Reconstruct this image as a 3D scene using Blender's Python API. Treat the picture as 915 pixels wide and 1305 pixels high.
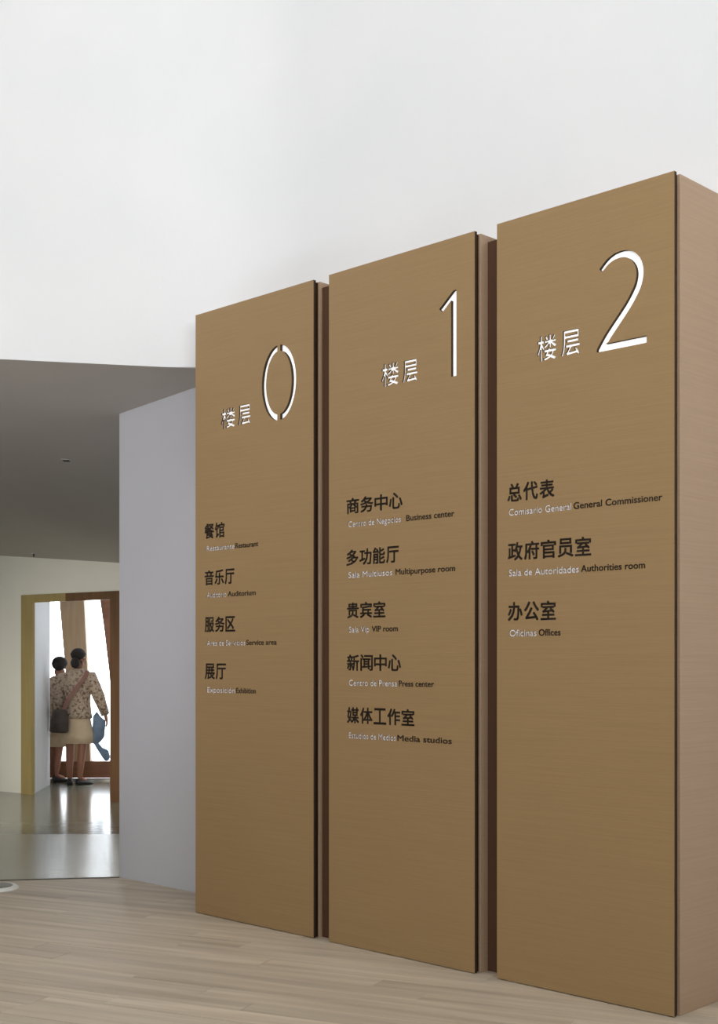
import bpy, bmesh, math, random
from mathutils import Vector, Matrix
random.seed(7)
for o in list(bpy.data.objects): bpy.data.objects.remove(o)
SC = bpy.context.scene
COL = SC.collection

# ------------------------------------------------------------------ camera
H = 1.45
F = 1635.8 / 1305 * 36.0
cam_d = bpy.data.cameras.new('camera'); cam = bpy.data.objects.new('camera', cam_d); COL.objects.link(cam)
cam.location = (0, 0, H); cam.rotation_euler = (math.pi/2, 0, 0)
cam_d.sensor_width = 36; cam_d.sensor_fit = 'AUTO'; cam_d.lens = F
cam_d.shift_y = (842.6-652.5)/1305
cam_d.clip_start = .05; cam_d.clip_end = 300
SC.camera = cam
SC.view_settings.view_transform = 'Standard'; SC.view_settings.look = 'None'
SC.view_settings.gamma = 1.0; SC.view_settings.use_curve_mapping = False
SC.view_settings.exposure = 0.05

# ------------------------------------------------------------------ world (bright overcast)
W = bpy.data.worlds.new('sky'); SC.world = W; W.use_nodes = True
nt = W.node_tree; nt.nodes.clear()
wo = nt.nodes.new('ShaderNodeOutputWorld'); wb = nt.nodes.new('ShaderNodeBackground')
tc = nt.nodes.new('ShaderNodeTexCoord'); sx = nt.nodes.new('ShaderNodeSeparateXYZ'); cr = nt.nodes.new('ShaderNodeValToRGB')
cr.color_ramp.elements[0].position = 0.0; cr.color_ramp.elements[0].color = (.96,.98,1,1)
cr.color_ramp.elements[1].position = 1.0; cr.color_ramp.elements[1].color = (.80,.89,1,1)
nt.links.new(tc.outputs['Generated'], sx.inputs[0]); nt.links.new(sx.outputs['Z'], cr.inputs[0])
nt.links.new(cr.outputs[0], wb.inputs[0]); nt.links.new(wb.outputs[0], wo.inputs[0])
wb.inputs[1].default_value = 6.0

# ------------------------------------------------------------------ daylight of the hall, plus added fill lamps
def area(name, loc, target, sx_, sy_, power, color=(1,1,1), spread=180):
    l = bpy.data.lights.new(name, 'AREA'); l.shape = 'RECTANGLE'; l.size = sx_; l.size_y = sy_
    l.energy = power; l.color = color; l.spread = math.radians(spread)
    o = bpy.data.objects.new(name, l); COL.objects.link(o); o.location = loc
    d = Vector(target)-Vector(loc); o.rotation_euler = d.to_track_quat('-Z', 'Y').to_euler()
    return o
area('skylight_daylight', (-.5, 4.4, 8.4), (-.5, 4.4, 0), 7, 2.4, 138, (1, .99, .975))
area('clerestory_daylight', (0.5, -1.0, 3.4), (0.3, 6.5, 3.7), 6, 2.0, 130, (.955, .975, 1), 110)
area('soffit_fill', (-3.9, 5.2, .5), (-1.8, 8.3, 3.1), 2.2, 1.0, 8.2, (.93, .94, 1.0), 80)  # added low fill aimed up to brighten the soffit front; no opening here
area('corridor_fill', (-4.7, 10.3, 1.35), (-3.0, 14.0, .35), 2.0, .8, 21, (1, .96, .84), 84)  # added unseen lamp that lights the doorway wall; no window here

# ------------------------------------------------------------------ materials
def mat(name, col, rough=.6, metal=0, spec=.5):
    m = bpy.data.materials.new(name); m.use_nodes = True
    b = m.node_tree.nodes['Principled BSDF']
    b.inputs['Base Color'].default_value = (*col, 1); b.inputs['Roughness'].default_value = rough
    b.inputs['Metallic'].default_value = metal; b.inputs['Specular IOR Level'].default_value = spec
    return m
def noise_mat(name, c1, c2, rough=.6, scale=(4,4,4), detail=4, bump=0, bscale=None, spec=.5, metal=0, ramp=(.3,.7), objrand=0):
    m = mat(name, c1, rough, metal, spec); t = m.node_tree; N = t.nodes; L = t.links; b = N['Principled BSDF']
    tc = N.new('ShaderNodeTexCoord'); mp = N.new('ShaderNodeMapping'); mp.inputs['Scale'].default_value = scale
    no = N.new('ShaderNodeTexNoise'); no.inputs['Detail'].default_value = detail; no.inputs['Scale'].default_value = 1
    L.new(tc.outputs['Object'], mp.inputs[0]); L.new(mp.outputs[0], no.inputs['Vector'])
    if objrand:
        oi = N.new('ShaderNodeObjectInfo'); va = N.new('ShaderNodeVectorMath'); va.operation = 'SCALE'
        cb = N.new('ShaderNodeCombineXYZ'); L.new(oi.outputs['Random'], cb.inputs[0]); L.new(oi.outputs['Random'], cb.inputs[1])
        va.inputs['Scale'].default_value = 37; L.new(cb.outputs[0], va.inputs[0])
        L.new(va.outputs[0], mp.inputs['Location'])
    r = N.new('ShaderNodeValToRGB'); r.color_ramp.elements[0].position = ramp[0]; r.color_ramp.elements[1].position = ramp[1]
    r.color_ramp.elements[0].color = (*c1, 1); r.color_ramp.elements[1].color = (*c2, 1)
    L.new(no.outputs[0], r.inputs[0]); out = r.outputs[0]
    if objrand:
        hs = N.new('ShaderNodeHueSaturation'); mr = N.new('ShaderNodeMapRange')
        mr.inputs['To Min'].default_value = 1-objrand; mr.inputs['To Max'].default_value = 1+objrand
        L.new(oi.outputs['Random'], mr.inputs[0]); L.new(mr.outputs[0], hs.inputs['Value']); L.new(out, hs.inputs['Color']); out = hs.outputs[0]
    L.new(out, b.inputs['Base Color'])
    if bump:
        n2 = N.new('ShaderNodeTexNoise'); n2.inputs['Scale'].default_value = 1; n2.inputs['Detail'].default_value = 3
        m2 = N.new('ShaderNodeMapping'); m2.inputs['Scale'].default_value = bscale or scale
        L.new(tc.outputs['Object'], m2.inputs[0]); L.new(m2.outputs[0], n2.inputs['Vector'])
        bp = N.new('ShaderNodeBump'); bp.inputs['Strength'].default_value = bump; bp.inputs['Distance'].default_value = .01
        L.new(n2.outputs[0], bp.inputs['Height']); L.new(bp.outputs[0], b.inputs['Normal'])
    return m
M = {}
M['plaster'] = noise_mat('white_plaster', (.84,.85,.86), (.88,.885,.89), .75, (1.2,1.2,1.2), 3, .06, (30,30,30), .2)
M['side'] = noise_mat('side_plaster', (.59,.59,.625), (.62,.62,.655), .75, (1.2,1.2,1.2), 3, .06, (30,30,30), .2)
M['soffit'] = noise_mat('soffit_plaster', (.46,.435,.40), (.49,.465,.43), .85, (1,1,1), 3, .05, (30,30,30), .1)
M['cream'] = noise_mat('cream_plaster', (.86,.85,.77), (.89,.88,.80), .7, (2,2,2), 3, .05, (30,30,30), .2)
M['oak'] = noise_mat('pale_plank_wood', (.44,.358,.262), (.68,.59,.46), .5, (.8,13,13), 5, .15, (2,60,60), .4, ramp=(.28,.72), objrand=.09)
M['joint'] = mat('dark_joint', (.12,.10,.08), .8)
M['stone'] = noise_mat('polished_floor', (.25,.24,.18), (.29,.28,.215), .17, (1.2,1.2,1.2), 3, .08, (1.5,6,1), .3)
M['satin'] = noise_mat('satin_floor', (.40,.39,.34), (.46,.45,.40), .25, (1,1,1), 3, .6, (.8,20,1), .7, .6)
M['bronze'] = noise_mat('brown_sign_face', (.33,.212,.096), (.365,.236,.109), .55, (2,2,120), 3, .12, (4,4,500), .35)
M['bronze_side'] = noise_mat('tan_sign_side', (.41,.28,.18), (.44,.305,.2), .5, (2,2,120), 3, .10, (4,4,300), .4)
M['recess'] = mat('dark_brown_recess', (.030,.014,.005), .8, 0, .1)
M['gap'] = mat('gap_shade_brown', (.10,.045,.02), .7)  # shade between the columns put into a dark brown
M['edge'] = mat('cut_edge', (.045,.030,.020), .8, 0, .1)
M['ink'] = mat('dark_lettering', (.035,.022,.012), .55)
M['white'] = mat('white_acrylic', (.9,.9,.9), .4)
b = M['white'].node_tree.nodes['Principled BSDF']; b.inputs['Emission Color'].default_value = (1,.99,.98,1); b.inputs['Emission Strength'].default_value = .55
M['white_small'] = mat('white_lettering', (.82,.81,.84), .5)
b = M['white_small'].node_tree.nodes['Principled BSDF']; b.inputs['Emission Color'].default_value = (1,.98,1,1); b.inputs['Emission Strength'].default_value = .10
M['door_wood'] = noise_mat('olive_door_wood', (.36,.27,.10), (.42,.32,.13), .5, (25,25,2), 5, .1, (60,60,3))
M['brown_wood'] = noise_mat('brown_door_wood', (.13,.065,.028), (.18,.09,.04), .45, (25,25,2), 5, .1, (60,60,3))
M['fin_wood'] = noise_mat('brown_window_wood', (.48,.33,.19), (.58,.40,.24), .55, (25,25,1.5), 5, .1, (60,60,3))
M['sill_wood'] = noise_mat('red_brown_sill', (.24,.10,.05), (.30,.13,.065), .5, (3,25,25), 5, .1, (3,60,60))
M['grey_metal'] = mat('grey_metal', (.35,.35,.34), .35, .8)
M['steel'] = noise_mat('brushed_steel', (.55,.55,.53), (.62,.62,.60), .28, (40,40,40), 3, metal=.9)
M['rim'] = mat('pale_rim', (.85,.85,.80), .4)
M['black'] = mat('black_plastic', (.02,.02,.018), .5)
M['ground'] = noise_mat('pale_paving', (.78,.78,.77), (.84,.84,.83), .8, (1,1,1), 3)
M['skin'] = noise_mat('skin', (.27,.115,.065), (.30,.13,.078), .5, (8,8,8), 3)
M['hair'] = noise_mat('black_hair', (.010,.007,.006), (.018,.011,.010), .75, (60,60,6), 3, .3, (200,200,10))
M['shoe'] = mat('black_shoe', (.012,.011,.011), .35)
M['bag'] = noise_mat('dark_bag', (.04,.028,.022), (.07,.05,.04), .55, (14,14,14), 3)
M['strap'] = noise_mat('red_brown_strap', (.20,.09,.065), (.26,.12,.09), .6, (20,20,20), 3)
M['denim'] = noise_mat('blue_grey_cloth', (.13,.19,.28), (.20,.27,.38), .8, (14,14,14), 3, .2, (60,60,60))
M['skirt'] = noise_mat('beige_skirt', (.55,.42,.28), (.61,.47,.32), .8, (20,20,20), 3, .2, (40,40,8))
M['coat'] = noise_mat('beige_floral_cloth', (.15,.085,.065), (.46,.355,.26), .8, (34,34,34), 3, .2, (40,40,40), ramp=(.36,.52))
def glass_mat():
    m = bpy.data.materials.new('window_glass'); m.use_nodes = True; t = m.node_tree; t.nodes.clear()
    o = t.nodes.new('ShaderNodeOutputMaterial'); mx = t.nodes.new('ShaderNodeMixShader'); tr = t.nodes.new('ShaderNodeBsdfTransparent')
    gl = t.nodes.new('ShaderNodeBsdfGlossy'); gl.inputs['Roughness'].default_value = .02; fr = t.nodes.new('ShaderNodeFresnel'); fr.inputs['IOR'].default_value = 1.45
    tr.inputs[0].default_value = (.96,.98,1,1)
    t.links.new(fr.outputs[0], mx.inputs[0]); t.links.new(tr.outputs[0], mx.inputs[1]); t.links.new(gl.outputs[0], mx.inputs[2]); t.links.new(mx.outputs[0], o.inputs[0])
    return m
M['glass'] = glass_mat()

# ------------------------------------------------------------------ helpers
def link(name, me, m=None, parent=None):
    o = bpy.data.objects.new(name, me); COL.objects.link(o)
    if m is not None and not me.materials: me.materials.append(m)
    if parent: o.parent = parent
    return o
def from_bm(name, bm, m, parent=None, smooth=False):
    bmesh.ops.recalc_face_normals(bm, faces=bm.faces)
    me = bpy.data.meshes.new(name); bm.to_mesh(me); bm.free()
    if smooth:
        for p in me.polygons: p.use_smooth = True
    return link(name, me, m, parent)
def add_box(bm, x0, x1, y0, y1, z0, z1, bev=0):
    vs = [bm.verts.new((x, y, z)) for z in (z0, z1) for x, y in ((x0,y0),(x1,y0),(x1,y1),(x0,y1))]
    fs = [(0,3,2,1),(4,5,6,7),(0,1,5,4),(1,2,6,5),(2,3,7,6),(3,0,4,7)]
    for f in fs: bm.faces.new([vs[i] for i in f])
    if bev:
        bmesh.ops.bevel(bm, geom=list({e for v in vs for e in v.link_edges}), offset=bev, segments=1, affect='EDGES')
def add_prism(bm, poly, z0, z1):
    """poly: list of (x,y); z0,z1 numbers or functions of (x,y)"""
    g = lambda z, p: z(*p) if callable(z) else z
    a = [bm.verts.new((*p, g(z0, p))) for p in poly]; c = [bm.verts.new((*p, g(z1, p))) for p in poly]
    n = len(poly)
    bm.faces.new(a[::-1]); bm.faces.new(c)
    for i in range(n): bm.faces.new((a[i], a[(i+1)%n], c[(i+1)%n], c[i]))
def prism(name, poly, z0, z1, m, parent=None):
    bm = bmesh.new(); add_prism(bm, poly, z0, z1); return from_bm(name, bm, m, parent)
def vprism(name, poly, y0, y1, m, parent=None):
    """outline (x,z) extruded in y"""
    bm = bmesh.new()
    a = [bm.verts.new((x, y0, z)) for x, z in poly]; c = [bm.verts.new((x, y1, z)) for x, z in poly]; n = len(poly)
    bm.faces.new(a); bm.faces.new(c[::-1])
    for i in range(n): bm.faces.new((a[i], a[(i+1)%n], c[(i+1)%n], c[i]))
    return from_bm(name, bm, m, parent)
def box(name, x0, x1, y0, y1, z0, z1, m, parent=None, bev=0):
    bm = bmesh.new(); add_box(bm, x0, x1, y0, y1, z0, z1, bev); return from_bm(name, bm, m, parent)
def empty(name, loc=(0,0,0), rz=0):
    o = bpy.data.objects.new(name, None); COL.objects.link(o); o.location = loc; o.rotation_euler = (0,0,rz); o.empty_display_size = .1; return o
def tag(o, label=None, cat=None, group=None, kind=None):
    if label: o['label'] = label
    if cat: o['category'] = cat
    if group: o['group'] = group
    if kind: o['kind'] = kind
    return o
def struct(o): o['kind'] = 'structure'; return o

# plan of the sign row: origin P0, u along the faces, n into the wall
TH = .7761
u = Vector((math.cos(TH), -math.sin(TH))); n = Vector((math.sin(TH), math.cos(TH)))
P0 = Vector((-.9422, 7.3993)); D0 = n.dot(P0); DW = 5.025
def wall_y(x): return (DW-n.x*x)/n.y               # plane of the wall behind the signs
CRX = -.696; CRY = wall_y(CRX)                     # where the upper wall folds
def upper_y(x): return CRY+.2168*(x-CRX)           # upper wall left of the fold
CX = -1.609; CY = wall_y(CX)                       # far end of the side wall
def edge_y(x): return CY+.16*(x-CX)                # wood / polished floor boundary
def far_y(x): return 14.3-.72*(x+4.0)              # wall with the doorway
def ceil_z(x, y):
    z = 3.198+.0169*(x+.976)-.0782*(y-7.656)
    if y > CY: z -= .272*((y-CY)/(far_y(x)-CY))**1.3*max(-.8, min(1.6, (x+.2797*y)/1.198))
    return z

_a, _c, _b = Vector((CRX-.55, upper_y(CRX-.55))), Vector((CRX, CRY)), Vector((CRX+.38, wall_y(CRX+.38)))
ARC = [tuple(_a*(1-k/72)**2+_c*2*(k/72)*(1-k/72)+_b*(k/72)**2) for k in range(73)]
# ------------------------------------------------------------------ shell
XL, XR, YB, ZT = -5.0, 5.0, -6.0, 8.6
# wall behind the signs, full height
struct(prism('wall_right', [(CRX, wall_y(CRX)), (XR, wall_y(XR)), (XR+.2, wall_y(XR+.2)+.2), (CRX+.15, wall_y(CRX)+.25)], -.1, ZT, M['plaster']))
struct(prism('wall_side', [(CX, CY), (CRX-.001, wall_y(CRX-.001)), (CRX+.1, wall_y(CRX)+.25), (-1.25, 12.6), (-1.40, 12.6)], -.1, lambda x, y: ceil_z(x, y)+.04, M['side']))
struct(prism('wall_upper', [(XL, upper_y(XL))]+ARC+[(CRX+.7, CRY+.35), (XL, upper_y(XL)+.24)], lambda x, y: ceil_z(x, min(y, upper_y(x)))-.0, ZT, M['plaster']))
struct(box('wall_left', XL-.2, XL, YB-.2, 16.2, -.1, ZT, M['plaster']))
struct(box('wall_east', XR, XR+.2, YB-.2, wall_y(XR)+.3, -.1, ZT, M['plaster']))
struct(box('wall_back', XL, XR, YB-.2, YB, -.1, ZT, M['plaster']))
struct(box('ceiling', XL, XR, YB, 9.5, ZT, ZT+.2, M['plaster']))
# corridor ceiling: gently sloping soffit
bm = bmesh.new(); NX, NY = 24, 30; grid = []
for j in range(NY+1):
    row = []
    for i in range(NX+1):
        x = XL+(-.6-XL)*i/NX; y0 = upper_y(x)+.002; y = y0+(far_y(x)+.10-y0)*(j/NY)
        row.append(bm.verts.new((x, y, ceil_z(x, y))))
    grid.append(row)
for j in range(NY):
    for i in range(NX): bm.faces.new((grid[j][i], grid[j][i+1], grid[j+1][i+1], grid[j+1][i]))
r = bmesh.ops.extrude_face_region(bm, geom=list(bm.faces))
for v in r['geom']:
    if isinstance(v, bmesh.types.BMVert): v.co.z += .12
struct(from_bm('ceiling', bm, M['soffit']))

# far wall with doorway
def wt(t): return (-4.0+.8115*t, 14.3-.5843*t)
nw = Vector((.5843, .8115))
def fwall(t0, t1, z0, z1, dep=.14):
    a, b_ = wt(t0), wt(t1)
    return [(a[0], a[1]), (b_[0], b_[1]), (b_[0]+nw.x*dep, b_[1]+nw.y*dep), (a[0]+nw.x*dep, a[1]+nw.y*dep)], z0, z1
bm = bmesh.new()
top = lambda x, y: ceil_z(x, y)+.03
add_prism(bm, *fwall(-1.24, .40, 0, top)); add_prism(bm, *fwall(1.90, 3.3, 0, top)); add_prism(bm, *fwall(.40, 1.90, 2.15, top))
struct(from_bm('wall_far', bm, M['cream']))
dr = empty('door_1', (*wt(.387), 0)); struct(dr)
def dpart(name, t0, t1, z0, z1, m, out=.025, dep=.025):
    bm = bmesh.new(); a, b_ = wt(t0), wt(t1); o = dr.location
    add_prism(bm, [(p[0]-o.x, p[1]-o.y) for p in [(a[0]-nw.x*out, a[1]-nw.y*out), (b_[0]-nw.x*out, b_[1]-nw.y*out), (b_[0]+nw.x*dep, b_[1]+nw.y*dep), (a[0]+nw.x*dep, a[1]+nw.y*dep)]], z0, z1)
    return from_bm(name, bm, m, dr)
tag(dpart('door_jamb', .387, .555, 0, 2.172, M['door_wood']), 'olive-brown left door jamb')
tag(dpart('door_jamb', 1.778, 1.93, 0, 2.172, M['brown_wood'], .02), 'dark brown right door jamb')
tag(dpart('door_head', .555, 1.10, 2.088, 2.172, M['door_wood']), 'olive-brown left half of the door head')
tag(dpart('door_head', 1.10, 1.778, 2.088, 2.172, M['brown_wood'], .02), 'dark brown right half of the door head')

# room behind the doorway
jl = wt(.555); jr = wt(1.778)
struct(prism('wall_passage_left', [(jl[0], jl[1]+.025), (-3.628, 15.07), (-3.80, 15.07), (jl[0]-.25, jl[1]+.30)], -.1, 2.7, M['plaster']))
struct(prism('wall_passage_right', [(jr[0]+.02, jr[1]+.18), (jr[0]+.35, jr[1]+.0), (-1.9, 15.9), (-2.35, 15.9)], -.1, 2.7, M['plaster']))
struct(prism('ceiling', [(XL, 14.9), (-3.9, 14.42), (-2.3, 13.4), (-1.9, 13.3), (-1.9, 15.95), (XL, 15.95)], 2.70, 2.80, M['plaster']))
YW = 15.77; PX = YW/1635.8
def wx(px): return (px-457.5)*PX
def wz(py): return H+(842.6-py)*PX
win = empty('window_1', (0, YW, 0)); struct(win)
def wp(name, poly, m, y0=0, y1=.12): return vprism(name, poly, y0, y1, m, win)
wp('window_frame', [(XL, .0), (wx(55), .0), (wx(55), 2.7), (XL, 2.7)], M['fin_wood'])
wp('window_fin', [(wx(89), .20), (wx(115), .20), (wx(111.5), wz(860)), (wx(109), wz(810)), (wx(107), wz(768)), (wx(103), 2.7), (wx(72), 2.7), (wx(76), wz(768)), (wx(79.5), wz(810)), (wx(84), wz(860))], M['fin_wood'])
wp('window_fin', [(wx(142), .20), (wx(180), .20), (wx(180), 2.7), (wx(121), 2.7), (wx(128), wz(768)), (wx(132.5), wz(800)), (wx(136), wz(830)), (wx(139), wz(855)), (wx(141), wz(880)), (wx(142), wz(920))], M['sill_wood'])
wp('window_sill', [(wx(55), .02), (wx(180), .02), (wx(180), .222), (wx(55), .222)], M['sill_wood'], -.05, .14)
wp('window_head', [(wx(55), 2.62), (wx(180), 2.62), (wx(180), 2.7), (wx(55), 2.7)], M['fin_wood'], -.02, .14)
wp('window_pane', [(wx(54), .22), (wx(90), .22), (wx(78), 2.64), (wx(54), 2.64)], M['glass'], .05, .06)
wp('window_pane', [(wx(110), .22), (wx(144), .22), (wx(132), 2.64), (wx(100), 2.64)], M['glass'], .05, .06)
tr = struct(box('trim_1', -3.9, -2.35, YW-.22, YW-.055, 0, .018, M['grey_metal']))
struct(box('forecourt', -40, 30, YW+.14, 90, -.12, -.02, M['ground']))

# ------------------------------------------------------------------ floors
fl = empty('floor', (0,0,0)); struct(fl)
prism('subfloor', [(XL, YB), (XR, YB), (XR, wall_y(XR)), (CX, CY), (XL, edge_y(XL))], -.10, -.012, M['joint'], fl)
YS = 10.76
prism('satin_floor', [(XL, edge_y(XL)), (CX, CY), (-1.25, CY), (-1.25, YS), (XL, YS)], -.10, 0, M['satin'], fl)
prism('polished_floor', [(XL, YS), (-1.25, YS), (-1.25, YW+.14), (XL, YW+.14)], -.10, 0, M['stone'], fl)
prism('floor_trim', [(XL, edge_y(XL)-.03), (CX, CY-.03), (CX, CY+.0), (XL, edge_y(XL)+.0)], -.012, .003, M['joint'], fl)
# planks
pd = Vector((-.91, .4146)).normalized(); pn = Vector((-pd.y, pd.x)); pn = pn if pn.y > 0 else -pn
def clip(poly, a, b_, c):   # keep a*x+b*y<=c
    out = []
    for i in range(len(poly)):
        p, q = poly[i], poly[(i+1) % len(poly)]; fp = a*p[0]+b_*p[1]-c; fq = a*q[0]+b_*q[1]-c
        if fp <= 0: out.append(p)
        if fp*fq < 0:
            t = fp/(fp-fq); out.append((p[0]+(q[0]-p[0])*t, p[1]+(q[1]-p[1])*t))
    return out
PW = .145
oak_ang = math.atan2(pd.y, pd.x)
rest = bmesh.new(); cnt = 0
k0 = int(-9/PW); k1 = int(11/PW)
for k in range(k0, k1):
    s = -12+random.random()*2
    while s < 12:
        Lp = random.uniform(1.5, 2.4); g = .0007
        base = pn*(k*PW)
        quad = [base+pd*(s+g)+pn*g, base+pd*(s+Lp-g)+pn*g, base+pd*(s+Lp-g)+pn*(PW-g), base+pd*(s+g)+pn*(PW-g)]
        s += Lp
        poly = [(q.x, q.y) for q in quad]
        poly = clip(poly, n.x, n.y, DW-.002)
        if len(poly) >= 3: poly = clip(poly, -.16, 1, CY-.16*CX-.032)
        if len(poly) >= 3: poly = clip(poly, -1, 0, -XL)
        if len(poly) >= 3: poly = clip(poly, 1, 0, XR)
        if len(poly) >= 3: poly = clip(poly, 0, -1, -YB)
        if len(poly) < 3: continue
        cx = sum(p[0] for p in poly)/len(poly); cy = sum(p[1] for p in poly)/len(poly)
        dz = random.uniform(-.0006, .0006)
        near = any(p[1] > 4.7 and abs(p[0]) < .36*p[1]+.25 for p in poly) and n.x*cx+n.y*cy < D0+.5
        if near:
            R = Matrix.Rotation(-oak_ang, 2)
            loc = [R @ Vector((p[0]-cx, p[1]-cy)) for p in poly]
            bm = bmesh.new(); add_prism(bm, [(v.x, v.y) for v in loc], -.012, dz)
            o = from_bm('floor_plank', bm, M['oak'], fl); o.location = (cx, cy, 0); o.rotation_euler = (0, 0, oak_ang); cnt += 1
        else:
            add_prism(rest, [tuple(Matrix.Rotation(-oak_ang, 2) @ Vector(p)) for p in poly], -.012, dz)
o = from_bm('floor_planking', rest, M['oak'], fl); o.rotation_euler = (0, 0, oak_ang); o['kind'] = 'stuff'
print('planks', cnt)

# ------------------------------------------------------------------ lettering
def contours(text, bold=0.0, res=3):
    """closed outlines of a word in Blender's own font"""
    cu = bpy.data.curves.new('t', 'FONT'); cu.body = text; cu.size = 1; cu.resolution_u = res
    o = bpy.data.objects.new('t', cu); COL.objects.link(o)
    bpy.context.view_layer.update()
    dg = bpy.context.evaluated_depsgraph_get()
    c2 = o.evaluated_get(dg).to_curve(dg, apply_modifiers=False)
    outs = []
    for sp in c2.splines:
        pts = []
        if sp.type == 'BEZIER':
            bp = sp.bezier_points; N = len(bp)
            for i in range(N):
                a, b_ = bp[i], bp[(i+1) % N]
                p0, p1, p2, p3 = a.co, a.handle_right, b_.handle_left, b_.co
                straight = ((p1-p0).cross(p3-p0).length < 1e-4 and (p2-p3).cross(p3-p0).length < 1e-4)
                m = 1 if straight else res
                for q in range(m):
                    t = q/m
                    v = p0*(1-t)**3+p1*3*t*(1-t)**2+p2*3*t*t*(1-t)+p3*t**3
                    pts.append(Vector((v.x, v.y)))
        else:
            pts = [Vector((p.co.x, p.co.y)) for p in sp.points]
        cl = []
        for p in pts:
            if not cl or (p-cl[-1]).length > 1e-4: cl.append(p)
        if len(cl) > 2 and (cl[0]-cl[-1]).length < 1e-4: cl.pop()
        if len(cl) > 2: outs.append(cl)
    o.to_curve_clear(); bpy.data.objects.remove(o); bpy.data.curves.remove(cu)
    if bold:
        # outer outlines carry the largest area: their winding gives the outward side
        def ar(c): return sum(c[i].cross(c[(i+1) % len(c)]) for i in range(len(c)))/2
        big = max(outs, key=lambda c: abs(ar(c))); sg = 1 if ar(big) > 0 else -1
        new = []
        for c in outs:
            N = len(c); q = []
            for i in range(N):
                e1 = (c[i]-c[i-1]); e2 = (c[(i+1) % N]-c[i])
                if e1.length < 1e-6 or e2.length < 1e-6: q.append(c[i]); continue
                e1.normalize(); e2.normalize()
                n1 = Vector((e1.y, -e1.x))*sg; n2 = Vector((e2.y, -e2.x))*sg
                m = n1+n2
                if m.length < .3: q.append(c[i]); continue
                m.normalize(); q.append(c[i]+m*min(bold/max(.5, m.dot(n1)), bold*1.8))
            new.append(q)
        outs = new
    return outs
def fit(cs, x0, x1, z0, z1):
    xs = [p.x for c in cs for p in c]; ys = [p.y for c in cs for p in c]
    a, b_, c_, d = min(xs), max(xs), min(ys), max(ys)
    return [[Vector((x0+(p.x-a)/(b_-a)*(x1-x0), z0+(p.y-c_)/(d-c_)*(z1-z0))) for p in c] for c in cs]
def fit_line(text, x0, x1, base, cap, bold):
    """words set on a baseline: cap height given, width squeezed to the measured one"""
    cs = contours(text, bold)
    xs = [p.x for c in cs for p in c]; a, b_ = min(xs), max(xs)
    capf = max(p.y for c in contours('H') for p in c)
    return [[Vector((x0+(p.x-a)/(b_-a)*(x1-x0), base+p.y/capf*cap)) for p in c] for c in cs]
def plate(name, conts, y_front, thick, mats, parent):
    """even-odd filled outlines in the x-z plane, thick in y; the cut edges take the second material"""
    cu = bpy.data.curves.new(name, 'CURVE'); cu.dimensions = '2D'; cu.fill_mode = 'BOTH'; cu.extrude = thick/2
    for c in conts:
        sp = cu.splines.new('POLY'); sp.points.add(len(c)-1); sp.use_cyclic_u = True
        for i, p in enumerate(c): sp.points[i].co = (p.x, p.y, 0, 1)
    o = bpy.data.objects.new('t', cu); COL.objects.link(o); bpy.context.view_layer.update()
    dg = bpy.context.evaluated_depsgraph_get(); me = bpy.data.meshes.new_from_object(o.evaluated_get(dg))
    bpy.data.objects.remove(o); bpy.data.curves.remove(cu)
    for v in me.vertices:
        x, y, z = v.co; v.co = (x, -z+y_front+thick/2, y)
    me.materials.clear()
    for m in mats: me.materials.append(m)
    for p in me.polygons:
        p.use_smooth = False
        p.material_index = 0 if (len(mats) == 1 or abs(p.normal.y) > .7) else 1
    me.name = name
    return link(name, me, None, parent)

def ink(name, conts, b_, y_front, thick, mats, parent):
    """flat lettering emboldened by overlapping shifted copies of its outlines"""
    bm = bmesh.new()
    for dx, dz in ((-b_, -b_), (b_, -b_), (b_, b_), (-b_, b_)):
        o = plate('t', [[p+Vector((dx, dz)) for p in c] for c in conts], y_front, thick, mats, None)
        bm.from_mesh(o.data); me = o.data; bpy.data.objects.remove(o); bpy.data.meshes.remove(me)
    me = bpy.data.meshes.new(name); bm.to_mesh(me); bm.free()
    return link(name, me, mats[0], parent)
def V2(a): return [Vector(p) for p in a]
def stroke(pts, ws):
    """ribbon outline around a centre line"""
    L_, R_ = [], []
    for i, p in enumerate(pts):
        a = pts[max(0, i-1)]; b_ = pts[min(len(pts)-1, i+1)]; d = (b_-a).normalized(); m = Vector((-d.y, d.x))*ws[i]/2
        L_.append(p+m); R_.append(p-m)
    return L_+R_[::-1]
def spline(pts, k=4):
    out = []
    for i in range(len(pts)-1):
        p0 = pts[max(0, i-1)]; p1 = pts[i]; p2 = pts[i+1]; p3 = pts[min(len(pts)-1, i+2)]
        for q in range(k):
            t = q/k
            out.append(.5*((2*p1)+(p2-p0)*t+(2*p0-5*p1+4*p2-p3)*t*t+(3*p1-p0-3*p2+p3)*t**3))
    out.append(pts[-1]); return out
def zero_outline(cx, cz, a, h, w):
    outs = []
    for sgn in (-1, 1):
        o_, i_ = [], []
        for k in range(25):
            t = math.radians(5+170*k/24); o_.append(Vector((cx+sgn*a*math.sin(t), cz+h*math.cos(t))))
            t2 = math.radians(6.5+167*k/24); i_.append(Vector((cx+sgn*(a-w)*math.sin(t2), cz+(h-w*.95)*math.cos(t2))))
        outs.append(o_+i_[::-1])
    return outs
ONE = [V2([(.851,3.122),(.872,3.104),(.925,3.150),(.925,2.790),(.958,2.790),(.958,3.194),(.938,3.194)])]
ONE = [[Vector((p.x-.962+.862, p.y)) for p in c] for c in ONE]
two_c = V2([(2.762,3.112),(2.795,3.141),(2.831,3.157),(2.875,3.160),(2.911,3.147),(2.939,3.119),(2.953,3.085),(2.954,3.05),(2.945,3.015),(2.929,2.985),(2.905,2.950),(2.876,2.915),(2.838,2.873),(2.798,2.828),(2.766,2.785)])
two_s = spline(two_c, 3); NT = len(two_s)
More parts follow.
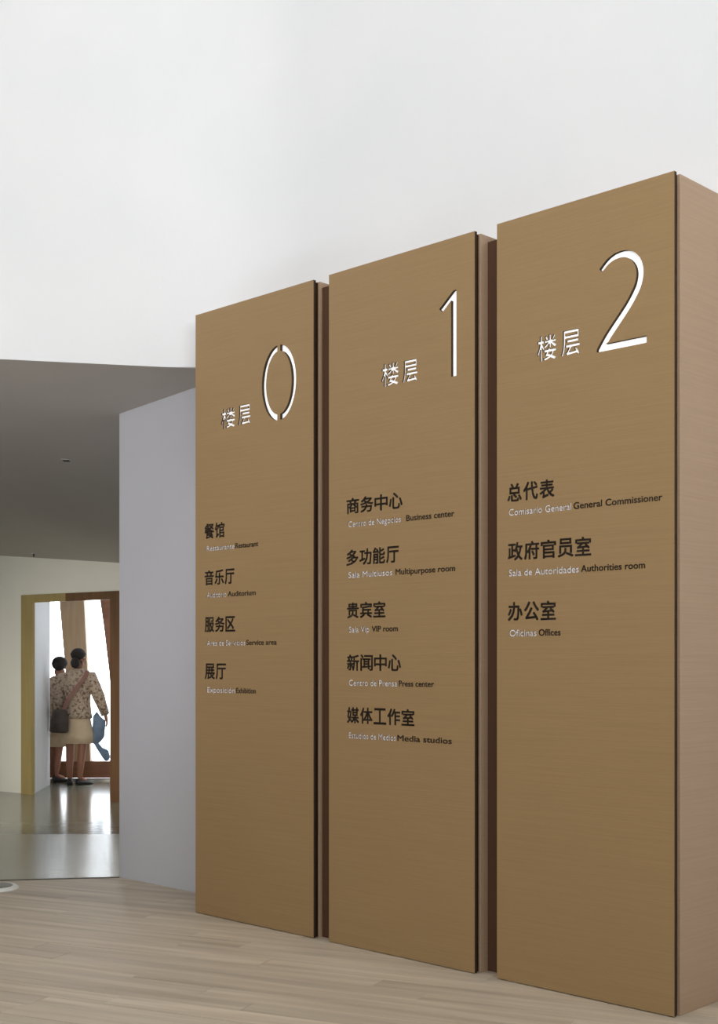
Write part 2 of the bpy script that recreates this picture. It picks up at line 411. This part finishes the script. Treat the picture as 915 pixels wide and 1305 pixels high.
two_w = [.020+.014*min(1, i/(NT*.35)) for i in range(NT)]
rib = stroke(two_s, two_w)
# join the diagonal to the foot as one outline
Lside = rib[:NT]; Rside = rib[NT:][::-1]
def below(pts): return [p for p in pts if p.y > 2.797]
A_, B_ = below(Lside), below(Rside)
# the ribbon's left side is the outer side of the bow, right side the inner
TWO = [A_ + V2([(2.787,2.797),(2.987,2.797),(2.987,2.767),(2.742,2.767),(2.742,2.779)])[0:5] + B_[::-1]]
TWO = [[Vector((p.x-2.2023, p.y)) for p in c] for c in TWO]

SH = 3.4433
signs = [
 dict(s0=0.0, w=.9873, num=zero_outline(.716, 2.947, .137, .203, .034),
   lou=[(.229,.352,2.757,2.869), (.376,.482,2.757,2.868)],
   rows=[('餐馆',.085,.260,2.149,2.233,'Restaurante','Restaurant',.099,.345,.357,.548,2.078),
         ('音乐厅',.085,.345,1.884,1.966,'Auditorio','Auditorium',.099,.275,.291,.528,1.812),
         ('服务区',.087,.352,1.617,1.700,'Área de Servicios','Service area',.099,.438,.450,.699,1.538),
         ('展厅',.087,.272,1.349,1.435,'Exposición','Exhibition',.104,.350,.364,.528,1.272)],
   label='bronze-brown sign column marked with a cut-out 0, leftmost of the three beside the grey side wall', numl='large white cut-out numeral 0'),
 dict(s0=1.103, w=.9685, num=ONE,
   lou=[(.371,.489,2.807,2.920), (.513,.611,2.805,2.913)],
   rows=[('商务中心',.130,.513,2.199,2.276,'Centro de Negocios','Business center',.138,.503,.541,.845,2.131),
         ('多功能厅',.130,.489,1.936,2.014,'Sala Multiusos','Multipurpose room',.138,.447,.470,.850,1.873),
         ('贵宾室',.134,.399,1.669,1.746,'Sala Vip','VIP room',.142,.288,.308,.484,1.596),
         ('新闻中心',.134,.503,1.403,1.482,'Centro de Prensa','Press center',.142,.478,.492,.718,1.326),
         ('媒体工作室',.134,.592,1.137,1.215,'Estudios de Medios','Media studios',.142,.470,.482,.829,1.059)],
   label='bronze-brown sign column marked with a cut-out 1, middle one of the three', numl='large white cut-out numeral 1'),
 dict(s0=2.2023, w=.9140, num=TWO,
   lou=[(.224,.330,2.777,2.889), (.354,.452,2.777,2.889)],
   rows=[('总代表',.062,.318,2.171,2.250,'Comisario General','General Commissioner',.066,.408,.421,.858,2.108),
         ('政府官员室',.065,.510,1.905,1.984,'Sala de Autoridades','Authorities room',.066,.448,.460,.777,1.834),
         ('办公室',.065,.326,1.633,1.715,'Oficinas','Offices',.070,.222,.236,.352,1.562)],
   label='bronze-brown sign column marked with a cut-out 2, rightmost and nearest, its side face showing', numl='large white cut-out numeral 2'),
]
ASC = M['bronze']
TA, TB = .003, .013
for sg in signs:
    o2 = P0+u*sg['s0']; E = empty('sign_column', (o2.x, o2.y, 0), -TH); w = sg['w']
    tag(E, sg['label'], 'sign', 'floor directory columns')
    rect = V2([(0,.004),(w,.004),(w,SH),(0,SH)])
    lou = fit(contours('楼', .014), *sg['lou'][0]) + fit(contours('层', .014), *sg['lou'][1])
    small, strips = [], []
    bh = bmesh.new()
    for (ch, a0, a1, z0, z1, t1, t2, b0, b1, c0, c1, bz) in sg['rows']:
        N = len(ch); adv = (a1-a0+.012)/N
        dk = []
        for q, g in enumerate(ch):
            dk += fit(contours(g), a0+adv*q, a0+adv*(q+1)-.012, z0, z1)
        tag(ink('room_name', dk, .0017, -.0012, .0012, [M['ink']], E), 'dark Chinese lettering reading '+ch)
        small += fit_line(t1, b0, b1, bz, .029, .019)
        strips.append((b0-.01, b1+.01, bz-.012, bz+.040))
        tag(ink('translation', fit_line(t2, c0, c1, bz+.001, .028, .0), .0006, -.0012, .0012, [M['ink']], E), 'small dark lettering reading '+t2)
    plate('front_sheet', [rect]+sg['num']+lou+small, 0, TA, [ASC, M['edge']], E)
    plate('front_panel', [V2([(0,.004),(w,.004),(w,SH),(0,SH)])]+sg['num']+lou, TA+.0008, TB, [ASC, M['edge']], E)
    xs = [p.x for c in sg['num'] for p in c]; ys = [p.y for c in sg['num'] for p in c]
    tag(box('numeral', min(xs)-.04, max(xs)+.04, TA+TB+.001, TA+TB+.004, min(ys)-.04, max(ys)+.04, M['white'], E), sg['numl'])
    lx0 = sg['lou'][0][0]; lx1 = sg['lou'][1][1]; lz0 = sg['lou'][0][2]; lz1 = sg['lou'][0][3]
    tag(box('floor_word', lx0-.02, lx1+.02, .0085, .0105, lz0-.02, lz1+.02, M['white'], E), 'white cut-out Chinese word for floor')
    for st in strips:
        bb = bmesh.new(); add_box(bb, st[0], st[1], TA+.0001, TA+.0006, st[2], st[3]); from_bm('translation', bb, M['white_small'], E)['label'] = 'small white cut-out lettering'
    box('recess', .010, w-.014, TA+TB+.006, .047, .003, SH-.004, M['recess'], E)
    box('cabinet_body', 0, w, .045, .400, 0, SH, M['bronze_side'], E, .0015)

for sa, sb_, gd in ((.9873, 1.103, .062), (2.0715, 2.2023, .095)):  # added dark strips that stand in for the shade deep between the columns
    bm = bmesh.new(); add_prism(bm, [tuple((P0+u*a+n*d))[:2] for a, d in ((sa+.001, gd), (sb_-.001, gd), (sb_-.001, .40), (sa+.001, .40))], 0, SH-.03)
    struct(from_bm('gap_shade', bm, M['gap']))

# ------------------------------------------------------------------ ceiling fittings and the floor disc
def ceil_hit(px, py):
    for i in range(2000):
        y = 7.4+i*.005; x = (px-457.5)/1635.8*y; z = H+(842.6-py)/1635.8*y
        if z >= ceil_z(x, y): return x, y, ceil_z(x, y)
def disc(bm, r0, r1, z0, z1, n_=20, cx=0, cy=0):
    a = [bm.verts.new((cx+r0*math.cos(2*math.pi*i/n_), cy+r0*math.sin(2*math.pi*i/n_), z0)) for i in range(n_)]
    c = [bm.verts.new((cx+r1*math.cos(2*math.pi*i/n_), cy+r1*math.sin(2*math.pi*i/n_), z1)) for i in range(n_)]
    bm.faces.new(a[::-1]); bm.faces.new(c)
    for i in range(n_): bm.faces.new((a[i], a[(i+1) % n_], c[(i+1) % n_], c[i]))
x, y, z = ceil_hit(84, 586)
V = empty('ceiling_vent', (x, y, z), 0); tag(V, 'small dark slotted fitting on the grey sloping ceiling', 'vent')
tilt = math.atan(.12)
V.rotation_euler = (-math.atan(.09), 0, 0)
box('frame', -.035, .035, -.03, .045, -.006, .02, M['soffit'], V, .002)
for k in range(2): box('slot', -.022, .026, -.022+.036*k, .002+.030*k, -.009, -.005, M['black'], V)
x, y, z = ceil_hit(43, 705)
S = empty('sprinkler', (x, y, z)); tag(S, 'tiny sprinkler head on the ceiling above the doorway wall', 'sprinkler')
bm = bmesh.new(); disc(bm, .022, .022, -.006, .012); from_bm('rosette', bm, M['steel'], S)
bm = bmesh.new(); disc(bm, .007, .009, -.035, -.006); from_bm('nozzle', bm, M['black'], S)
bm = bmesh.new(); disc(bm, .016, .016, -.038, -.035); from_bm('deflector', bm, M['black'], S)
bx, by = (-8-457.5)/1635.8*8.18, 8.18
B = empty('floor_disc', (bx, by, 0)); tag(B, 'round white-rimmed metal disc lying on the wood floor at the left edge', 'disc')
bm = bmesh.new(); disc(bm, .155, .155, 0, .006, 40); disc(bm, .155, .140, .006, .020, 40); from_bm('rim', bm, M['rim'], B)
bm = bmesh.new(); disc(bm, .118, .112, .020, .023, 40); from_bm('cover', bm, M['grey_metal'], B)

# ------------------------------------------------------------------ people
def skin_body(name, V_, Ed, R, m, parent, root=0, sub=2):
    me = bpy.data.meshes.new(name); me.from_pydata(V_, Ed, []); me.update()
    o = bpy.data.objects.new('t', me); COL.objects.link(o)
    sk = o.modifiers.new('s', 'SKIN'); sk.use_smooth_shade = True; sk.branch_smoothing = .4
    sb = o.modifiers.new('b', 'SUBSURF'); sb.levels = sub; sb.render_levels = sub
    sv = me.skin_vertices[0].data if len(me.skin_vertices) else None
    for i, r_ in enumerate(R): sv[i].radius = r_ if isinstance(r_, tuple) else (r_, r_); sv[i].use_root = (i == root)
    bpy.context.view_layer.update(); dg = bpy.context.evaluated_depsgraph_get()
    m2 = bpy.data.meshes.new_from_object(o.evaluated_get(dg)); bpy.data.objects.remove(o); m2.name = name
    m2.materials.clear()
    for p in m2.polygons: p.use_smooth = True
    return link(name, m2, m, parent)
def loft(name, secs, m, parent, seg=20, smooth=True, wob=0.0, caps=True):
    """secs: (cx,cy,cz,rx,ry[,fold phase]) horizontal ellipses stacked"""
    bm = bmesh.new(); rows = []
    for s_ in secs:
        cx, cy, cz, rx, ry = s_[:5]; row = []
        for i in range(seg):
            t = 2*math.pi*i/seg; f_ = 1+wob*(s_[5] if len(s_) > 5 else 0)*math.sin(5*t+1)
            row.append(bm.verts.new((cx+rx*f_*math.cos(t), cy+ry*f_*math.sin(t), cz)))
        rows.append(row)
    for a, b_ in zip(rows, rows[1:]):
        for i in range(seg): bm.faces.new((a[i], a[(i+1) % seg], b_[(i+1) % seg], b_[i]))
    if caps: bm.faces.new(rows[0][::-1]); bm.faces.new(rows[-1])
    return from_bm(name, bm, m, parent, smooth)
def tube(name, pts, rs, m, parent, seg=12):
    """tapered tube through points"""
    bm = bmesh.new(); rows = []
    pts = [Vector(p) for p in pts]
    for i, p in enumerate(pts):
        d = (pts[min(len(pts)-1, i+1)]-pts[max(0, i-1)]).normalized()
        a = d.cross(Vector((0, 1, 0)) if abs(d.y) < .9 else Vector((1, 0, 0))).normalized(); b_ = d.cross(a)
        rx, ry = rs[i] if isinstance(rs[i], tuple) else (rs[i], rs[i])
        rows.append([bm.verts.new(p+a*rx*math.cos(2*math.pi*k/seg)+b_*ry*math.sin(2*math.pi*k/seg)) for k in range(seg)])
    for a, b_ in zip(rows, rows[1:]):
        for i in range(seg): bm.faces.new((a[i], a[(i+1) % seg], b_[(i+1) % seg], b_[i]))
    bm.faces.new(rows[0][::-1]); bm.faces.new(rows[-1])
    return from_bm(name, bm, m, parent, True)

def person(loc, rz, J, label, hairstyle, extra):
    E = empty('person', loc, rz); tag(E, label, 'person', 'women at the window')
    hx, hy, hz = J['head']
    V_, Ed, R = [], [], []
    def v(p, r_): V_.append(tuple(p)); R.append(r_); return len(V_)-1
    def e(a, b_): Ed.append((a, b_))
    pel = v(J['pelvis'], (.135, .105)); wst = v(J['waist'], (.115, .085)); che = v(J['chest'], (.135, .095)); nb = v((hx*.8, hy-.02, hz-.19), .055); nk = v((hx, hy-.01, hz-.13), .046)
    e(pel, wst); e(wst, che); e(che, nb); e(nb, nk)
    h1 = v((hx, hy, hz-.055), (.062, .068)); h2 = v((hx, hy-.005, hz+.02), (.076, .09)); h3 = v((hx, hy-.01, hz+.075), (.055, .065)); e(nk, h1); e(h1, h2); e(h2, h3)
    nz = v((hx, hy+.085, hz-.01), .018); nz2 = v((hx, hy+.103, hz-.025), .009); e(h2, nz); e(nz, nz2)
    for s_ in (-1, 1):
        er = v((hx+s_*.078, hy, hz-.005), (.012, .02)); e(h1, er)
    for s_, k in ((-1, 'l'), (1, 'r')):
        sh = v(J['sh'+k], .055); el = v(J['el'+k], .040); wr = v(J['wr'+k], .025)
        e(che, sh); e(sh, el); e(el, wr)
        W_ = Vector(J['wr'+k]); d = (W_-Vector(J['el'+k])).normalized(); d = (d+Vector((0, 0, -.6))).normalized()
        pm = v(W_+d*.055, (.034, .018)); e(wr, pm)
        for q in range(4):
            off = (q-1.5)*.017
            L_ = (.062, .07, .066, .052)[q]
            fd = Vector((0, off, 0))
            a = v(W_+d*.095+fd, .0085); b_ = v(W_+d*(.095+L_*.5)+fd*1.1+Vector((-s_*.008, 0, 0)), .0078); c = v(W_+d*(.095+L_*.9)+fd+Vector((-s_*.024, 0, 0)), .0065)
            e(pm, a); e(a, b_); e(b_, c)
        t1 = v(W_+d*.045+Vector((-s_*.012, .038, 0)), .010); t2 = v(W_+d*.085+Vector((-s_*.022, .05, 0)), .008); e(pm, t1); e(t1, t2)
        hp = v(J['hip'+k], .085); kn = v(J['kn'+k], .052); ca = v(Vector(J['kn'+k]).lerp(Vector(J['an'+k]), .35)+Vector((0, -.012, 0)), .050); an = v(J['an'+k], .031)
        e(pel, hp); e(hp, kn); e(kn, ca); e(ca, an)
        A = Vector(J['an'+k]); fd = Vector(J['ft'+k]); ft = v(A+fd*.11+Vector((0, 0, -.035)), (.032, .022)); e(an, ft)
    skin_body('body', V_, Ed, R, M['skin'], E)
    # shoes
    for k in 'lr':
        A = Vector(J['an'+k]); fd = Vector(J['ft'+k]).normalized(); sd = Vector((fd.y, -fd.x, 0))
        bm = bmesh.new(); secs = [(-.045,.024,.075,.0),(-.03,.032,.07,.0),(.02,.036,.055,.0),(.08,.042,.045,.0),(.14,.040,.036,.0),(.18,.026,.026,.0),(.195,.008,.016,.0)]
        rows = []
        zb = A.z-.075
        for (t, hw, ht, _) in secs:
            c = A+fd*t; row = []
            for a_, b_ in ((-1, 0), (-1, .5), (-.6, 1), (.6, 1), (1, .5), (1, 0)):
                row.append(bm.verts.new((c.x+sd.x*hw*a_, c.y+sd.y*hw*a_, zb+ht*b_+.002)))
            rows.append(row)
        for a, b_ in zip(rows, rows[1:]):
            for i in range(6): bm.faces.new((a[i], a[(i+1) % 6], b_[(i+1) % 6], b_[i]))
        bm.faces.new(rows[0]); bm.faces.new(rows[-1][::-1])
        from_bm('shoe', bm, M['shoe'], E, True)
    # hair
    if hairstyle == 'bun':
        bm = bmesh.new(); bmesh.ops.create_uvsphere(bm, u_segments=20, v_segments=14, radius=1)
        for q in bm.verts:
            c = q.co; back = max(0, -c.y)
            q.co = Vector((hx+c.x*(.088+.004*math.sin(9*c.z)), hy-.014+c.y*(.105), hz+.035+c.z*(.085 if c.z > 0 else .10*(.35+.65*back))))
        hr = from_bm('hair', bm, M['hair'], E, True)
        bm = bmesh.new(); bmesh.ops.create_uvsphere(bm, u_segments=16, v_segments=10, radius=1)
        for q in bm.verts: q.co = Vector((hx-.012+q.co.x*.056, hy-.115+q.co.y*.045, hz-.055+q.co.z*.062*(1+.06*math.sin(8*q.co.x))))
        from_bm('hair_bun', bm, M['hair'], hr, True)
    else:
        bm = bmesh.new(); bmesh.ops.create_uvsphere(bm, u_segments=20, v_segments=14, radius=1)
        for q in bm.verts:
            c = q.co; back = max(0, .35-c.y)/1.35
            q.co = Vector((hx+c.x*(.094 if c.z > -.5 else .088), hy-.010+c.y*.105, hz+.025+c.z*(.09 if c.z > 0 else .135*(.30+.70*back))))
        from_bm('hair', bm, M['hair'], E, True)
    for s_ in (-1, 1):
        bm = bmesh.new(); bmesh.ops.create_uvsphere(bm, u_segments=10, v_segments=8, radius=.011)
        for q in bm.verts: q.co += Vector((hx+s_*.03, hy+.083, hz+.008))
        from_bm('eye', bm, M['black'], E, True)
    # clothes
    cx, cy, cz = J['chest']; px, py, pz = J['pelvis']; hem = J['hem']
    loft('jacket', [(cx*.5+px*.5, py, J['coat'], J['coatw'], .125, 1), (px, py, pz-.02, J['coatw']-.005, .13, .5), (px*.6+cx*.4, cy, (pz+cz)/2-.03, .152, .115, .3), (cx, cy, cz-.03, .172, .118), (cx, cy, cz+.06, .182, .108), (cx, cy-.005, cz+.11, .160, .092), (cx*.6+hx*.4, cy-.005, cz+.145, .110, .075), (hx*.8, cy, cz+.175, .062, .062)], M['coat'], E, 28, wob=.03)
    loft('skirt', [(px, py, hem, J['hemw'], .125, 1), (px, py, hem+.12, J['hemw']-.004, .125, .8), (px, py, pz-.08, J['coatw']-.02, .118, .3), (px, py, pz, J['coatw']-.03, .105)], M['skirt'], E, 28, wob=.04)
    for k in 'lr':
        s_ = Vector(J['sh'+k]); l_ = Vector(J['el'+k]); w_ = Vector(J['wr'+k])
        sl = tube('sleeve', [s_.lerp(Vector(J['chest'])+Vector((0, 0, .06)), .35), s_, s_.lerp(l_, .5), l_, l_.lerp(w_, .5), w_+(w_-l_)*.02], [.066, .076, .074, .072, .060, .052], M['coat'], E)
    extra(E)
    return E
YP = 15.02; s1 = YP/1635.8
def X1(px): return (px-98)*s1
def Z1(py): return H+(842.6-py)*s1
J = dict(head=(X1(100), .0, 1.485), pelvis=(X1(98), 0, .86), waist=(X1(99), 0, 1.0), chest=(X1(98.5), 0, 1.19),
  shl=(X1(81), 0, 1.265), ell=(X1(75.5), -.02, 1.00), wrl=(X1(71), .03, .79), shr=(X1(115.5), 0, 1.27), elr=(X1(126.5), -.03, 1.035), wrr=(X1(133.5), .03, .83),
  hipl=(X1(90), 0, .78), hipr=(X1(106), 0, .78), knl=(X1(89), .01, .44), knr=(X1(105), .01, .44), anl=(X1(89), 0, .075), anr=(X1(101.5), 0, .075),
  ftl=(-.15, .95, 0), ftr=(.62, .75, 0), hem=.49, hemw=.195, coat=.78, coatw=.175)
def bag(E):
    pass
wx1 = (98-457.5)*s1
P1 = person((wx1, YP, 0), 0, J, 'woman seen from behind with dark hair in a bun, patterned beige jacket and bare legs', 'bun', bag)
# shoulder bag carried by her
Bg = empty('shoulder_bag', (wx1+X1(80), YP-.185, .62)); tag(Bg, 'dark shoulder bag hanging at the left hip of the woman with the bun', 'bag')
loft('pouch', [(0, 0, .0, .085, .035), (0, 0, .02, .11, .05), (.005, 0, .14, .105, .05), (.01, 0, .25, .085, .035), (.01, 0, .27, .07, .02)], M['bag'], Bg, 20)
ox, oz = X1(80), .62
bm = bmesh.new(); rows = []
sp = spline([Vector(p) for p in [(X1(84)-ox, .02, .86-oz), (X1(92)-ox, .035, 1.02-oz), (X1(101)-ox, .052, 1.14-oz), (X1(110)-ox, .08, 1.26-oz), (X1(112.5)-ox, .145, 1.335-oz), (X1(112)-ox, .215, 1.325-oz)]], 4)
for p in sp: rows.append([bm.verts.new(p+Vector(d)) for d in ((-.022, -.004, .012), (.022, -.004, -.012), (.022, .004, -.012), (-.022, .004, .012))])
for a, b_ in zip(rows, rows[1:]):
    for i in range(4): bm.faces.new((a[i], a[(i+1) % 4], b_[(i+1) % 4], b_[i]))
bm.faces.new(rows[0]); bm.faces.new(rows[-1][::-1]); from_bm('strap', bm, M['strap'], Bg)
# cloth carried in the right hand
Jk = empty('folded_jacket', (wx1+X1(127), YP+.02, .35)); tag(Jk, 'blue-grey garment hanging from the right hand of the woman with the bun', 'garment')
zz = .35
def q3(px, z): return (X1(px)-X1(127), z-zz)
body_o = [q3(118, .80), q3(119, .72), q3(117, .60), q3(117.5, .50), q3(121, .47), q3(127, .50), q3(132, .56), q3(133, .66), q3(133.5, .76), q3(128, .78), q3(123, .86)]
def cloth(name, outl, y0, y1):
    bm = bmesh.new()
    a = [bm.verts.new((x, y0+.012*math.sin(40*x+9*z), z)) for x, z in outl]; c = [bm.verts.new((x, y1+.012*math.sin(35*x), z)) for x, z in outl]; N = len(outl)
    bm.faces.new(a); bm.faces.new(c[::-1])
    for i in range(N): bm.faces.new((a[i], a[(i+1) % N], c[(i+1) % N], c[i]))
    bmesh.ops.bevel(bm, geom=list(bm.edges), offset=.008, segments=2, affect='EDGES')
    return from_bm(name, bm, M['denim'], Jk, True)
cloth('garment_body', body_o, -.025, .025)
cloth('sleeve', [q3(117.5, .58), q3(123, .52), q3(129, .43), q3(137.5, .41), q3(140, .33), q3(138.5, .29), q3(133.5, .28), q3(130, .32), q3(124, .43), q3(118, .50)], -.02, .02)

Y2 = 15.36; s2 = Y2/1635.8
def X2(px): return (px-72)*s2
J2 = dict(head=(X2(76), .01, 1.395), pelvis=(X2(71), 0, .80), waist=(X2(71), 0, .93), chest=(X2(72), 0, 1.10),
  shl=(X2(57), 0, 1.175), ell=(X2(52), -.02, .92), wrl=(X2(51), .05, .72), shr=(X2(87), 0, 1.18), elr=(X2(90), .04, .93), wrr=(X2(86), .12, .76),
  hipl=(X2(64), 0, .72), hipr=(X2(78), 0, .72), knl=(X2(66), .03, .41), knr=(X2(76), -.03, .41), anl=(X2(67), .10, .075), anr=(X2(73.5), -.08, .085),
  ftl=(-.2, .95, 0), ftr=(.45, -.1, 0), hem=.43, hemw=.175, coat=.72, coatw=.165)
J2['ftr'] = (.85, .5, 0)
P2 = person(((72-457.5)*s2, Y2, 0), 0, J2, 'woman with a short dark bob, half hidden by the left doorway wall', 'bob', lambda E: None)
